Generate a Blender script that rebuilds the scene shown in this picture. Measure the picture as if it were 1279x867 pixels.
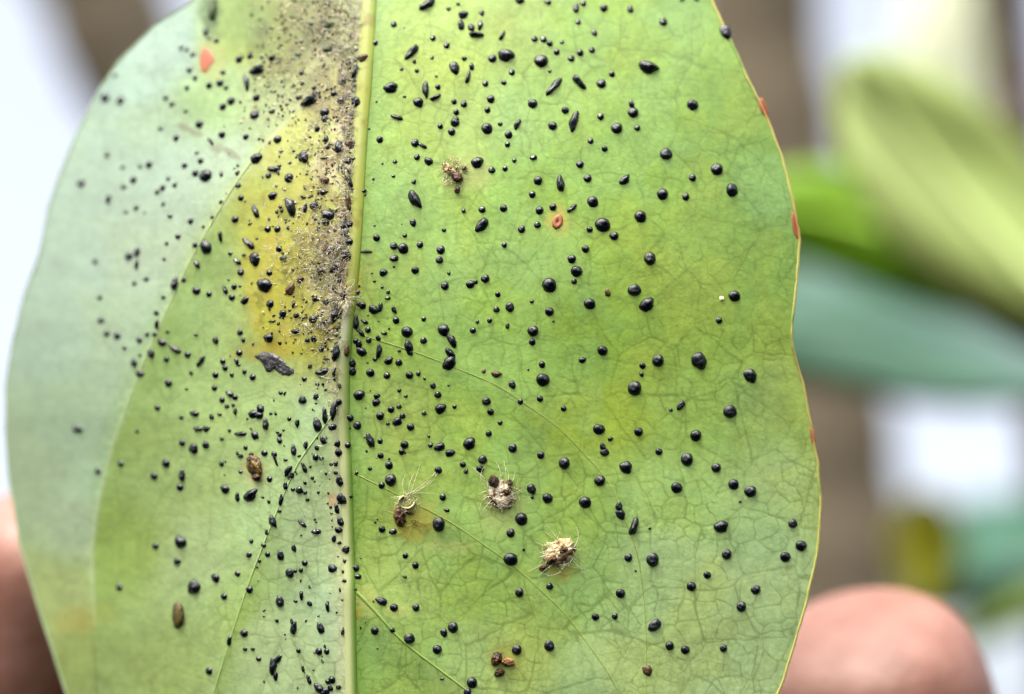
import bpy, bmesh, math, random
import numpy as np
from mathutils import Vector, Matrix
R = math.radians
rnd = random.Random(7)
rs = np.random.RandomState(11)
C = bpy.context.scene.collection
SC = bpy.context.scene
for o in list(bpy.data.objects): bpy.data.objects.remove(o)

# ------------------------------------------------------------------ camera
MM = 0.001
FOCUS = 120.0                                   # mm to the leaf
FW = 75.6                                       # frame width at the leaf, mm
W_, H_ = 1279.0, 867.0
CAM_ROT = Matrix.Rotation(R(90 + 22), 4, 'X')   # phone tipped up 22 degrees
CAM_LOC = Vector((0, 0, 1.45))
M_CAM = Matrix.Translation(CAM_LOC) @ CAM_ROT
cd = bpy.data.cameras.new('camera'); cam = bpy.data.objects.new('camera', cd); C.objects.link(cam)
cam.matrix_world = M_CAM
cd.sensor_width = 36; cd.lens = 36 * FOCUS / FW
cd.clip_start = 0.005; cd.clip_end = 4000
cd.dof.use_dof = True; cd.dof.focus_distance = 0.1205; cd.dof.aperture_fstop = cd.lens / 6.2
SC.camera = cam

# ------------------------------------------------------------------ daylight: bright haze, soft high sun behind the photographer
SUN_EL, SUN_AZ = 54.0, 208.0                     # azimuth clockwise from +Y (the viewing direction): over the photographer's left shoulder
w = bpy.data.worlds.new('World'); SC.world = w; w.use_nodes = True
nt = w.node_tree; nt.nodes.clear()
sky = nt.nodes.new('ShaderNodeTexSky'); sky.sky_type = 'NISHITA'; sky.sun_disc = False
sky.sun_elevation = R(SUN_EL); sky.sun_rotation = R(SUN_AZ)
sky.air_density = 1.0; sky.dust_density = 10.0; sky.ozone_density = 1.0
bg = nt.nodes.new('ShaderNodeBackground'); bg.inputs['Strength'].default_value = 0.15
wo = nt.nodes.new('ShaderNodeOutputWorld')
hz = nt.nodes.new('ShaderNodeHueSaturation'); hz.inputs['Saturation'].default_value = .45   # thin cloud: the blue washed out evenly
nt.links.new(sky.outputs[0], hz.inputs['Color']); nt.links.new(hz.outputs[0], bg.inputs[0]); nt.links.new(bg.outputs[0], wo.inputs[0])
sd = bpy.data.lights.new('sun', 'SUN'); sd.energy = .5; sd.angle = R(16); sd.color = (1, .965, .91)
sun = bpy.data.objects.new('sun', sd); C.objects.link(sun)
_d = Vector((math.sin(R(SUN_AZ)) * math.cos(R(SUN_EL)), math.cos(R(SUN_AZ)) * math.cos(R(SUN_EL)), math.sin(R(SUN_EL))))
sun.rotation_euler = _d.to_track_quat('Z', 'Y').to_euler()
SC.view_settings.view_transform = 'Standard'; SC.view_settings.look = 'None'
SC.view_settings.gamma = 1; SC.view_settings.use_curve_mapping = False
SC.view_settings.exposure = 1.78
SC.cycles.use_denoising = True
SC.cycles.max_bounces = 8

# ------------------------------------------------------------------ helpers
def lin(c):
    c = np.asarray(c, float) / 255.0
    return np.where(c <= .04045, c / 12.92, ((c + .055) / 1.055) ** 2.4)
def tup(c, k=1.0): return tuple(float(v) * k for v in lin(c)) + (1.0,)
PX = FW / W_                                    # mm per photo pixel at the leaf
def local(px, py, D):
    """photo pixel + depth beyond the focal plane (mm) -> camera space, metres"""
    k = (FOCUS + D) / FOCUS
    return Vector(((px - 639.5) * PX * k * MM, (433.5 - py) * PX * k * MM, -(FOCUS + D) * MM))
def world(px, py, D): return M_CAM @ local(px, py, D)
def cw(x, y, d): return M_CAM @ Vector((x * MM, y * MM, -(FOCUS + d) * MM))   # mm in the leaf's plane

def tag(o, label=None, cat=None, group=None, kind=None):
    if label: o['label'] = label
    if cat: o['category'] = cat
    if group: o['group'] = group
    if kind: o['kind'] = kind
    return o
def empty(name, loc):
    o = bpy.data.objects.new(name, None); C.objects.link(o); o.location = loc; o.empty_display_size = .002
    return o
def link(name, me, mat, parent=None, smooth=True):
    """mesh given in world coordinates, origin moved to its middle"""
    o = bpy.data.objects.new(name, me); C.objects.link(o)
    if mat: me.materials.append(mat)
    if smooth: me.polygons.foreach_set('use_smooth', np.ones(len(me.polygons), bool))
    if parent is not None:
        o.parent = parent; o.matrix_parent_inverse = Matrix.Translation(-parent.location) if parent.type == 'EMPTY' else Matrix.Identity(4)
    return o
def mesh(name, vs, fs):
    me = bpy.data.meshes.new(name); me.from_pydata([tuple(v) for v in vs], [], fs); me.update(); return me
def npmesh(name, V, F):
    """V (n,3), F (m,4) numpy"""
    me = bpy.data.meshes.new(name); n, m = len(V), len(F); k = F.shape[1]
    me.vertices.add(n); me.vertices.foreach_set('co', np.ascontiguousarray(V, np.float32).ravel())
    me.loops.add(m * k); me.loops.foreach_set('vertex_index', np.ascontiguousarray(F, np.int32).ravel())
    me.polygons.add(m); me.polygons.foreach_set('loop_start', np.arange(0, m * k, k, dtype=np.int32))
    me.update(calc_edges=True); me.validate(); return me
def setcol(me, cols, name='Col'):
    a = me.color_attributes.new(name, 'FLOAT_COLOR', 'POINT')
    c = np.ones((len(me.vertices), 4), np.float32); c[:, :3] = cols
    a.data.foreach_set('color', c.ravel())
def mat(name, col=None, rough=.5, spec=.5, attr=None, bump=None, trans=0.0, coat=0, sss=0, noise=None):
    m = bpy.data.materials.new(name); m.use_nodes = True; t = m.node_tree; N = t.nodes; L = t.links
    p = N['Principled BSDF']; p.inputs['Roughness'].default_value = rough; p.inputs['Specular IOR Level'].default_value = spec
    p.inputs['Coat Weight'].default_value = coat; p.inputs['Coat Roughness'].default_value = .08
    src = None
    if attr:
        a = N.new('ShaderNodeAttribute'); a.attribute_name = attr; src = a.outputs['Color']
    elif col is not None:
        p.inputs['Base Color'].default_value = col
    if noise:                                    # (scale, dark colour, light colour)
        tc = N.new('ShaderNodeTexCoord'); n = N.new('ShaderNodeTexNoise'); n.inputs['Scale'].default_value = noise[0]; n.inputs['Detail'].default_value = 6
        r = N.new('ShaderNodeValToRGB'); r.color_ramp.elements[0].position = .32; r.color_ramp.elements[1].position = .68
        r.color_ramp.elements[0].color = noise[1]; r.color_ramp.elements[1].color = noise[2]
        L.new(tc.outputs['Object'], n.inputs['Vector']); L.new(n.outputs['Fac'], r.inputs['Fac']); src = r.outputs['Color']
    if src: L.new(src, p.inputs['Base Color'])
    if sss:
        p.inputs['Subsurface Weight'].default_value = sss; p.inputs['Subsurface Radius'].default_value = (1, .35, .2); p.inputs['Subsurface Scale'].default_value = .002
    if bump:                                     # (scale, distance in m, strength)
        tc = N.new('ShaderNodeTexCoord'); n = N.new('ShaderNodeTexNoise'); n.inputs['Scale'].default_value = bump[0]; n.inputs['Detail'].default_value = 5
        b = N.new('ShaderNodeBump'); b.inputs['Distance'].default_value = bump[1]; b.inputs['Strength'].default_value = bump[2]
        L.new(tc.outputs['Object'], n.inputs['Vector']); L.new(n.outputs['Fac'], b.inputs['Height']); L.new(b.outputs['Normal'], p.inputs['Normal'])
    if trans:
        tr = N.new('ShaderNodeBsdfTranslucent'); mx = N.new('ShaderNodeMixShader'); mx.inputs[0].default_value = trans
        if src: L.new(src, tr.inputs['Color'])
        else: tr.inputs['Color'].default_value = col
        L.new(p.outputs[0], mx.inputs[1]); L.new(tr.outputs[0], mx.inputs[2]); L.new(mx.outputs[0], N['Material Output'].inputs['Surface'])
    return m

_G = {}
class Noise:
    def __init__(s, seed):
        if seed not in _G: _G[seed] = np.random.RandomState(seed).rand(256, 256)
        s.g = _G[seed]
    def __call__(s, x, y):
        xi = np.floor(x).astype(int); yi = np.floor(y).astype(int); fx = x - xi; fy = y - yi
        fx = fx * fx * (3 - 2 * fx); fy = fy * fy * (3 - 2 * fy); g = s.g
        a = g[xi & 255, yi & 255]; b = g[(xi + 1) & 255, yi & 255]; c = g[xi & 255, (yi + 1) & 255]; d = g[(xi + 1) & 255, (yi + 1) & 255]
        return (a * (1 - fx) + b * fx) * (1 - fy) + (c * (1 - fx) + d * fx) * fy
def fbm(x, y, scale, seed, octv=4):
    v = 0; a = 1; t = 0
    for k in range(octv):
        v = v + a * Noise(seed + k)(x / scale * 2 ** k + 17.3, y / scale * 2 ** k + 5.1); t += a; a *= .55
    return v / t
def polydist(x, y, pl):
    """distance (px) to a polyline and signed side (+ = to the right when going down)"""
    best = np.full(np.shape(x), 1e9); side = np.zeros(np.shape(x))
    for (ax, ay), (bx, by) in zip(pl[:-1], pl[1:]):
        dx, dy = bx - ax, by - ay
        t = np.clip(((x - ax) * dx + (y - ay) * dy) / (dx * dx + dy * dy), 0, 1)
        ex, ey = x - ax - t * dx, y - ay - t * dy
        d = np.hypot(ex, ey); s = np.sign(dy * ex - dx * ey)
        m = d < best; best = np.where(m, d, best); side = np.where(m, s, side)
    return best, side
def voronoi(x, y, cell, seed):
    """F2-F1 edge distance in px of a jittered cellular pattern"""
    r = np.random.RandomState(seed); jx = r.rand(128, 128); jy = r.rand(128, 128)
    gx = np.floor(x / cell).astype(int); gy = np.floor(y / cell).astype(int)
    f1 = np.full(np.shape(x), 1e9); f2 = f1.copy()
    for i in (-1, 0, 1):
        for j in (-1, 0, 1):
            cx, cy = gx + i, gy + j
            d = np.hypot((cx + .1 + .8 * jx[cx & 127, cy & 127]) * cell - x, (cy + .1 + .8 * jy[cx & 127, cy & 127]) * cell - y)
            f2 = np.minimum(f2, np.maximum(d, f1)); f1 = np.minimum(f1, d)
    return f2 - f1
def smooth(a, b, x):
    t = np.clip((x - a) / (b - a), 0, 1); return t * t * (3 - 2 * t)
def interp(pl, y): return np.interp(y, [p[1] for p in pl], [p[0] for p in pl])

# ------------------------------------------------------------------ the leaf's lines, read off the photograph (px)
RIGHT = [(470,-330),(640,-235),(770,-140),(850,-60),(890,0),(908,40),(930,90),(952,135),(975,190),(990,250),(998,300),(996,350),(989,400),(990,435),(1003,480),(1013,530),(1021,580),(1026,630),(1022,680),(1015,720),(1005,760),(993,800),(979,845),(969,870),(900,1000),(770,1130),(600,1230),(450,1300)]
LEFT = [(455,-330),(380,-220),(310,-120),(262,-40),(240,2),(196,30),(150,75),(125,110),(97,165),(76,215),(61,260),(50,315),(30,370),(15,430),(8,490),(7,540),(12,600),(25,680),(45,750),(68,820),(84,870),(140,1000),(240,1130),(350,1230),(440,1300)]
MID = [(464,-330),(461,0),(457,80),(450,180),(445,280),(440,350),(434,400),(430,450),(429,520),(433,600),(436,700),(439,867),(444,1300)]
CR1 = [(452,40),(395,115),(330,180),(290,235),(240,320),(205,395),(180,450),(158,510),(140,560),(124,625),(115,690),(118,780)]
CR2 = [(436,470),(425,505),(396,545),(370,580),(345,640),(325,690),(308,735),(290,790),(265,870),(245,960)]
CR0 = [(455,-160),(330,-90),(252,-20),(248,10),(249,50),(236,110)]
RV1 = [(441,735),(470,765),(500,800),(560,845),(620,890),(690,960)]
RV2 = [(436,588),(466,603),(491,615),(560,650),(640,705),(705,765),(760,840),(790,900)]
RV3 = [(440,415),(520,440),(620,480),(700,535),(760,600),(797,690),(806,760),(808,830),(806,900)]
RV4 = [(448,235),(485,270),(560,300),(660,350),(760,420),(850,520),(900,620),(915,720)]
RV5 = [(455,75),(540,100),(660,150),(780,230),(880,330),(940,430),(965,520)]
SEAMS = [CR1, CR2, CR0, RV1, RV2, RV3, RV4, RV5]

def Dexact(px, py):
    """depth of the leaf beyond the focal plane, mm"""
    px = np.asarray(px, float); py = np.asarray(py, float)
    xm = interp(MID, py)
    l = np.maximum(xm - px, 0) * PX; r = np.maximum(px - xm, 0) * PX
    D = .30 * l + .0135 * l * l + .02 * r + .0016 * r * r
    up = np.maximum(420 - py, 0) * PX; D = D + .0075 * up * up
    D = D + .35 * (fbm(px, py, 170, 3, 2) - .5)
    # panels pucker between the lateral veins, the veins standing proud towards the viewer
    for pl, a, wl, wr in ((CR1, .6, 120, 70), (CR2, .5, 110, 55), (CR0, .7, 50, 60)):
        d, s = polydist(px, py, pl)
        a = a * smooth(4, -14, px - xm)
        if pl is CR1: a = a * smooth(110, 260, py)
        D = D - a * np.exp(-(np.sqrt(d * d + 100) - 10) / np.where(s > 0, wr, wl))
    for pl, a in ((RV1, .2), (RV2, .10), (RV3, .10)):
        d, s = polydist(px, py, pl); D = D - a * np.exp(-(d / 28.) ** 2)
    # trough along the midrib, then the midrib itself
    dm = np.abs(px - xm); D = D + .16 * np.exp(-(dm / 24.) ** 2)
    return D
_LX = np.arange(-120, 1160, 3.0); _LY = np.arange(-360, 1340, 3.0)
_LAT = Dexact(*np.meshgrid(_LX, _LY))
def Dleaf(px, py):
    """the same from a 3 px lattice, quick enough to ask point by point"""
    if isinstance(px, (int, float)) and isinstance(py, (int, float)):
        u = (px + 120) / 3; v = (py + 360) / 3; i = min(max(int(u), 0), len(_LX) - 2); j = min(max(int(v), 0), len(_LY) - 2); u -= i; v -= j
        return float((_LAT[j, i] * (1 - u) + _LAT[j, i + 1] * u) * (1 - v) + (_LAT[j + 1, i] * (1 - u) + _LAT[j + 1, i + 1] * u) * v)
    px, py = np.broadcast_arrays(np.asarray(px, float), np.asarray(py, float))
    u = (px + 120) / 3; v = (py + 360) / 3; i = np.clip(u.astype(int), 0, len(_LX) - 2); j = np.clip(v.astype(int), 0, len(_LY) - 2); u = u - i; v = v - j
    return (_LAT[j, i] * (1 - u) + _LAT[j, i + 1] * u) * (1 - v) + (_LAT[j + 1, i] * (1 - u) + _LAT[j + 1, i + 1] * u) * v
def midw(py): return np.interp(py, [-330, 0, 200, 400, 600, 867, 1300], [14, 10, 8.5, 8, 7.5, 7.5, 4])
def Dmid(px, py):
    xm = interp(MID, np.asarray(py, float)); t = (np.asarray(px, float) - xm) / midw(py)
    return np.where(np.abs(t) < 1, -.13 * np.sqrt(np.maximum(1 - t * t, 0)), 0)
def Dtop(px, py): return float(Dleaf(px, py) + Dmid(px, py))
def frame(px, py):
    """surface point, tangents per px and normal towards the camera, world"""
    e = 3.0
    a = world(px - e, py, float(Dleaf(px - e, py))); b = world(px + e, py, float(Dleaf(px + e, py)))
    c = world(px, py - e, float(Dleaf(px, py - e))); d = world(px, py + e, float(Dleaf(px, py + e)))
    tx = (b - a) / (2 * e); ty = (d - c) / (2 * e); n = ty.cross(tx).normalized()
    if n.dot(CAM_LOC - a) < 0: n = -n
    return world(px, py, Dtop(px, py)), tx, ty, n

# ------------------------------------------------------------------ LEAF
leaf = empty('diseased_leaf', world(440, 1290, float(Dleaf(440, 1290))))
tag(leaf, 'broad pale green leaf underside with wavy edge, held up and dotted with black scale insects', 'leaf')
ys = np.concatenate([np.arange(-328, -30, 6), np.arange(-30, 900, 1.25), np.arange(900, 1299, 6)])
us = np.linspace(0, 1, 780)
xl = interp(LEFT, ys) + 3.0 * (fbm(ys * 0, ys, 60, 40, 3) - .5); xr = interp(RIGHT, ys) + 5.0 * (fbm(ys * 0 + 9, ys, 40, 41, 3) - .5)
GX = xl[:, None] * (1 - us) + xr[:, None] * us; GY = np.repeat(ys[:, None], len(us), 1)
gx, gy = GX.ravel(), GY.ravel()
D = Dexact(gx, gy)
xm = interp(MID, gy); right = gx > xm
dC1, sC1 = polydist(gx, gy, CR1); dC2, sC2 = polydist(gx, gy, CR2)
# --- vein network: three sizes of cell, warped
wx = gx + 16 * (fbm(gx, gy, 45, 60, 3) - .5); wy = gy + 16 * (fbm(gx, gy, 45, 64, 3) - .5)
e1 = voronoi(wx, wy * .92, 66, 1); e2 = voronoi(wx + 4 * (Noise(5)(gx / 9, gy / 9) - .5), wy, 25, 2); e3 = voronoi(wx, wy, 9, 3)
v1 = np.exp(-(e1 / 2.0) ** 2); v2 = np.exp(-(e2 / 1.6) ** 2); v3 = np.exp(-(e3 / 1.6) ** 2)
brk = smooth(.38, .6, fbm(gx, gy, 55, 70, 3))              # the finer nets fade in and out
brk2 = smooth(.42, .62, fbm(gx, gy, 38, 74, 3))
clear = np.where(right, +.68 + .32 * smooth(350, 720, gy + .25 * (gx - 600)), +.40 + .45 * smooth(380, 700, gy) * smooth(150, 420, gx))
clear = clear * (1 - .6 * smooth(40, 0, gy))
net = np.clip(v1 * (.55 + .45 * brk) + v2 * .9 * (.35 + .65 * brk) + v3 * .5 * (.3 + .7 * brk2), 0, 1.2) * clear
lat = np.zeros_like(gx)
for pl in (RV1, RV2, RV3):
    d, s = polydist(gx, gy, pl); lat = np.maximum(lat, np.exp(-(d / 2.8) ** 2))
# sinking of the net, quilting of the cells between, fine grain
rel = .005 * net - .004 * np.minimum(e2, 9) / 9 * clear - .004 * np.minimum(e1, 20) / 20 * clear
rel += .035 * (fbm(gx, gy, 14, 80, 3) - .5) + .012 * (rs.rand(len(gx)) - .5)
D = D + rel
k = (FOCUS + D) / FOCUS
P = np.stack([(gx - 639.5) * PX * k * MM, (433.5 - gy) * PX * k * MM, -(FOCUS + D) * MM], 1)
Rm = np.array(M_CAM.to_3x3()); Tm = np.array(M_CAM.translation)
P = P @ Rm.T + Tm
ny, nx = GX.shape
idx = np.arange(ny * nx).reshape(ny, nx)
F = np.stack([idx[:-1, :-1], idx[1:, :-1], idx[1:, 1:], idx[:-1, 1:]], -1).reshape(-1, 4)
# --- leaf colour: pigment over the blade, sky sheen painted into the pale half, yellowed and browned where the insects fed
PTS = """480,30,150,185,85 560,60,162,195,98 640,40,150,182,95 750,40,140,177,75 850,60,135,172,78 860,10,127,167,80 930,150,122,164,76 700,120,150,187,88 600,150,155,192,112 520,180,155,192,98 480,250,148,190,106 600,250,152,195,98 700,230,142,182,78 800,200,137,177,74 900,220,127,168,80 970,260,124,164,84 560,340,160,200,112 680,330,150,190,102 780,330,145,182,78 880,330,140,176,84 970,330,128,168,82 500,420,160,200,98 620,420,156,197,92 740,430,144,184,76 860,430,150,187,84 960,420,136,174,84 480,520,165,197,106 600,520,156,197,96 740,520,156,187,72 860,510,150,187,92 970,500,150,182,100 480,620,156,192,100 600,650,156,192,96 720,640,150,187,92 850,620,160,197,112 970,620,165,197,128 470,720,164,196,110 600,720,150,187,92 720,740,150,187,102 850,720,168,200,136 960,720,165,196,138 480,820,150,187,98 620,820,164,192,112 760,820,168,200,136 900,820,165,196,138
215,50,172,203,178 150,110,168,200,174 110,200,168,200,168 200,220,172,203,166 280,200,178,208,162 100,320,164,195,162 180,330,176,203,156 60,420,155,186,148 160,400,164,195,140 80,520,150,182,126 30,560,150,177,118 120,600,158,190,138 100,650,164,190,142 70,760,160,181,112 110,820,150,172,94 260,330,150,182,106 220,430,150,181,102 180,560,150,177,98 150,680,140,168,84 260,400,158,191,116 280,480,164,196,120 250,600,158,186,110 230,700,164,190,124 190,820,146,172,98 330,520,173,205,126 390,520,178,210,146 340,650,173,205,134 300,760,160,191,108 380,650,178,205,144 350,800,174,200,136 400,780,183,214,158
340,260,178,186,72 350,330,182,178,52 340,400,174,174,56 390,420,178,182,82 350,200,172,188,92 290,30,152,184,82 350,60,160,176,88 400,100,166,172,108 270,130,164,201,126 330,130,170,196,126 420,330,182,180,110 380,30,160,168,92"""
pts = np.array([[float(v) for v in q.split(',')] for q in PTS.split()])
zc = lambda d, s, x, y=500: np.where(x < 470, np.tanh(s * d / (6 + 16 * smooth(360, 200, y))) * 55, 55.)
pd1, ps1 = polydist(pts[:, 0], pts[:, 1], CR1); pz = zc(pd1, ps1, pts[:, 0]); gz = zc(dC1, sC1, gx, gy)
pd2, ps2 = polydist(pts[:, 0], pts[:, 1], CR2); pz2 = zc(pd2, ps2, pts[:, 0]) * .5; gz2 = zc(dC2, sC2, gx) * .5
pm = np.where(pts[:, 0] > interp(MID, pts[:, 1]), 40, -40); gm = np.where(right, 40, -40)
jx = gx + 60 * (fbm(gx, gy, 90, 30, 3) - .5); jy = gy + 60 * (fbm(gx, gy, 90, 33, 3) - .5)
num = np.zeros((len(gx), 3)); den = np.zeros(len(gx))
for q, z, z2, m_ in zip(pts, pz, pz2, pm):
    d2 = (jx - q[0]) ** 2 + (jy - q[1]) ** 2 + (gz - z) ** 2 + (gz2 - z2) ** 2 + (gm - m_) ** 2
    wgt = 1 / (d2 + 500) ** 2.2; num += wgt[:, None] * lin(q[2:5]); den += wgt
col = num / den[:, None]
def mixc(c, t, k): t = np.clip(t, 0, 1)[:, None] * k; return col * (1 - t) + lin(c) * t
# mottling: blue-green bloom and yellow clouds
n1 = fbm(gx, gy, 75, 50, 4); n2 = fbm(gx, gy, 28, 54, 4); n3 = fbm(gx, gy, 7, 58, 3)
col = mixc((175, 190, 70), smooth(.52, .72, n1) * np.where(right, 1, .4), .22)
col = mixc((140, 190, 130), smooth(.5, .32, n1) * np.where(right, 1, .3), .22)
col = col * (1 + (.34 * (n2 - .5) + .32 * (n3 - .5))[:, None])
# seams beside the lateral veins of the pale half are greener on their midrib side
col = mixc((120, 158, 60), np.exp(-np.maximum(dC1 - 1, 0) / 26) * (sC1 > 0) * smooth(150, 330, gy) * (gy < 800) , .35)
col = mixc((130, 165, 55), np.exp(-dC2 / 16) * (sC2 > 0) * smooth(600, 700, gy), .55)
col = mixc((215, 225, 180), np.exp(-(dC1 / 2.2) ** 2) * (gy > 150), .35)
# green shading painted into the hollow just past the midrib
col = mixc((95, 145, 45), np.exp(-np.maximum(gx - xm - 10, 0) / 14.) * right * (.5 + .5 * n2), .75)
# cream strip on the other side of it
col = mixc((215, 220, 165), np.exp(-(np.maximum(xm - gx - 9, 0) / 11.) ** 2) * (~right) * (1 - .6 * smooth(430, 330, gy)), .6)
# vein net darker
col = col * (1 - .36 * np.clip(net, 0, 1))[:, None] * np.array([1.0, 1 - 0, .92]) ** np.clip(net, 0, 1)[:, None]
col = mixc((185, 205, 110), lat, .25)
# fed-out yellow patch with ochre and old mould beside the midrib
ypx = gx + 26 * (fbm(gx, gy, 22, 88, 4) - .5); ypy = gy + 40 * (fbm(gx, gy, 26, 92, 4) - .5)
yp = smooth(1.0, .86, np.hypot((ypx - 372) / 72, (ypy - 335) / 125)) * (~right)
col = mixc((184, 186, 66), yp * (.45 + .55 * smooth(.36, .58, fbm(gx, gy, 26, 90, 4))), .72)
col = mixc((182, 166, 56), yp * smooth(.5, .62, fbm(gx, gy, 18, 87, 4)) * smooth(400, 330, gx), .4)
col = mixc((104, 110, 40), yp * smooth(.54, .68, fbm(gx, gy, 15, 83, 4)), .5)
col = mixc((186, 192, 92), smooth(1.0, .8, np.hypot((ypx - 392) / 66, (ypy - 170) / 120)) * (~right) * smooth(-2, 6, dC1 * sC1), .6)
up_ = smooth(300, 335, gx + .12 * gy) * smooth(430, 400, gy) * (~right) * smooth(0, 10, xm - gx)
gran = fbm(gx, gy, 10, 94, 4); big = fbm(gx, gy, 42, 98, 3)
mould = up_ * np.clip(smooth(365, 430, gx) * .9 + smooth(120, 20, gy) * smooth(330, 400, gx) + .15, 0, 1)
col = mixc((218, 212, 164), mould * smooth(.44, .62, big) * smooth(.35, .6, gran), .85)
col = mixc((110, 116, 46), mould * smooth(.50, .64, fbm(gx, gy, 17, 102, 4)), .8)
col = mixc((150, 120, 78), mould * smooth(.56, .72, fbm(gx, gy, 23, 106, 4)), .55)
col = mixc((104, 128, 44), smooth(160, 40, gy) * up_ * smooth(.50, .66, fbm(gx, gy, 30, 110, 4)), .7)
def blot(x, y, rx, ry, c, k, ang=0):
    global col
    ca, sa = math.cos(R(ang)), math.sin(R(ang)); dx, dy = gx - x, gy - y
    q = np.hypot((dx * ca + dy * sa) / rx, (-dx * sa + dy * ca) / ry) + .9 * (fbm(gx, gy, 9, 114, 3) - .5)
    col = mixc(c, smooth(1.25, .45, q), k)
for b in ((335,35,70,42,(122,144,52),.6),(385,25,45,40,(120,122,66),.5),(345,85,24,14,(110,112,56),.5),(372,70,20,16,(100,100,52),.5),(402,130,18,22,(112,100,60),.5),(318,60,14,12,(104,120,48),.5),(410,110,26,50,(150,140,90),.4),(300,20,40,30,(110,150,60),.4),(232,160,12,5,(120,105,70),.6,25),(246,167,10,4,(130,118,80),.55,12),(272,186,11,6,(130,116,60),.6,10),(289,192,12,5,(112,104,48),.65,30),(265,75,22,30,(190,190,90),.4),(318,588,18,22,(190,185,120),.5),(263,18,14,30,(70,105,45),.8),(327,38,12,13,(88,110,38),.85),(388,42,18,14,(95,105,50),.6),(410,60,12,10,(92,96,70),.6),(300,70,20,12,(160,185,70),.4),
          (444,764,10,9,(170,155,50),.6),(520,650,34,26,(190,175,70),.55),(560,684,36,8,(195,200,130),.3),(457,748,16,24,(205,205,120),.3),(496,762,16,10,(200,200,125),.35),(585,218,32,26,(178,185,120),.5),(700,715,20,12,(170,165,70),.6),(697,275,16,20,(200,190,100),.6),
          (95,775,26,22,(165,160,70),.5),(130,765,20,16,(150,160,70),.4),(440,345,12,28,(205,170,60),.6),(428,470,9,14,(200,190,90),.6),(415,625,7,9,(205,170,120),.7),(627,640,30,30,(190,200,130),.35),(330,440,40,14,(170,150,40),.5),(632,820,22,22,(150,150,70),.5)):
    blot(*b)
col = mixc((180, 202, 180), smooth(0, 30, dC1) * (sC1 < 0) * smooth(120, 240, gy) * smooth(720, 560, gy), .35)  # greyish sky sheen painted on the blade outside the first crease
col = col * (1 + .07 * (rs.rand(len(gx)) - .5) + .10 * (Noise(8)(gx / 2.6, gy / 2.6) - .5))[:, None]
ALB = .74 * np.where(right[:, None], np.array([[1.06, 1.02, .96]]), np.array([[.99, .96, 1.05]]) * (.99 - .12 * smooth(-4, 14, dC1 * (sC1 < 0)))[:, None])
lmesh = npmesh('leaf_blade', P, F); setcol(lmesh, np.clip(col * ALB, 0, 1))
M_LEAF = mat('leaf_underside', rough=.46, spec=.45, attr='Col', trans=.22, bump=(5200, .00006, .22))
blade = link('leaf_blade', lmesh, M_LEAF, leaf)

def colour_attr_mat(name, rough=.45, spec=.4, trans=.3, coat=0): return mat(name, rough=rough, spec=spec, attr='Col', trans=trans, coat=coat, bump=(4000, .00005, .3))
M_VEIN = colour_attr_mat('vein')
def strip(name, pl, halfw, h, colf, parent=leaf, step=4, lift=0.02, ring=9):
    """a vein as a half-round ridge lying on the blade"""
    pl = np.array(pl, float); seg = np.hypot(*np.diff(pl, axis=0).T); t = np.concatenate([[0], np.cumsum(seg)])
    tt = np.arange(0, t[-1], step); X = np.interp(tt, t, pl[:, 0]); Y = np.interp(tt, t, pl[:, 1])
    X = np.convolve(np.pad(X, 6, 'edge'), np.ones(13) / 13, 'valid'); Y = np.convolve(np.pad(Y, 6, 'edge'), np.ones(13) / 13, 'valid')
    tx, ty = np.gradient(X), np.gradient(Y); ln = np.hypot(tx, ty); nx_, ny_ = -ty / ln, tx / ln
    a = np.linspace(0, math.pi, ring); rows = []
    hw = np.array([halfw(y, q / t[-1]) for y, q in zip(Y, tt)]); hh = np.array([h(y, q / t[-1]) for y, q in zip(Y, tt)])
    px_ = X[:, None] + np.cos(a)[None] * (hw * nx_)[:, None]; py_ = Y[:, None] + np.cos(a)[None] * (hw * ny_)[:, None]
    d = Dleaf(px_.ravel(), py_.ravel()).reshape(px_.shape) + .06 - (np.sin(a)[None] * (hh + .06)[:, None]) - lift
    kk = (FOCUS + d) / FOCUS
    V = np.stack([(px_ - 639.5) * PX * kk * MM, (433.5 - py_) * PX * kk * MM, -(FOCUS + d) * MM], -1).reshape(-1, 3) @ Rm.T + Tm
    n, m = px_.shape; I = np.arange(n * m).reshape(n, m)
    Fq = np.stack([I[:-1, :-1], I[:-1, 1:], I[1:, 1:], I[1:, :-1]], -1).reshape(-1, 4)
    me = npmesh(name, V, Fq); setcol(me, .8 * colf(px_.ravel(), py_.ravel(), np.repeat(np.cos(a)[None], n, 0).ravel()))
    return link(name, me, M_VEIN, parent)
def midcol(x, y, c):
    s = (x - interp(MID, y)) / midw(y)
    cream = lin((214, 224, 160)) * np.ones((len(x), 3)); green = lin((136, 178, 72)) * np.ones((len(x), 3)); ochre = lin((180, 188, 70)) * np.ones((len(x), 3))
    t = smooth(-.25, .75, s)[:, None]; o = cream * (1 - t) + green * t  # rounded rib's lit left flank and shaded right flank painted in
    k2 = (smooth(430, 380, y) * smooth(-60, 40, y) * (.4 + .6 * fbm(x, y, 60, 200, 3)))[:, None]; o = o * (1 - k2) + ochre * k2
    k3 = (np.exp(-((y - 405) / 34) ** 2) * smooth(.6, -.4, s))[:, None]; o = o * (1 - k3) + lin((214, 220, 186)) * k3
    k4 = (smooth(.55, .75, fbm(x, y, 14, 204, 4)) * smooth(760, 300, y))[:, None] * .5; o = o * (1 - k4) + lin((140, 115, 50)) * k4
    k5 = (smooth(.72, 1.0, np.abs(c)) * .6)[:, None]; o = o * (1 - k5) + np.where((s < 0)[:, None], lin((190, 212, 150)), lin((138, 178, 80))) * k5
    return o * .9
strip('midrib', MID, lambda y, q: midw(y), lambda y, q: .13, midcol, step=3, ring=17)
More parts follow.
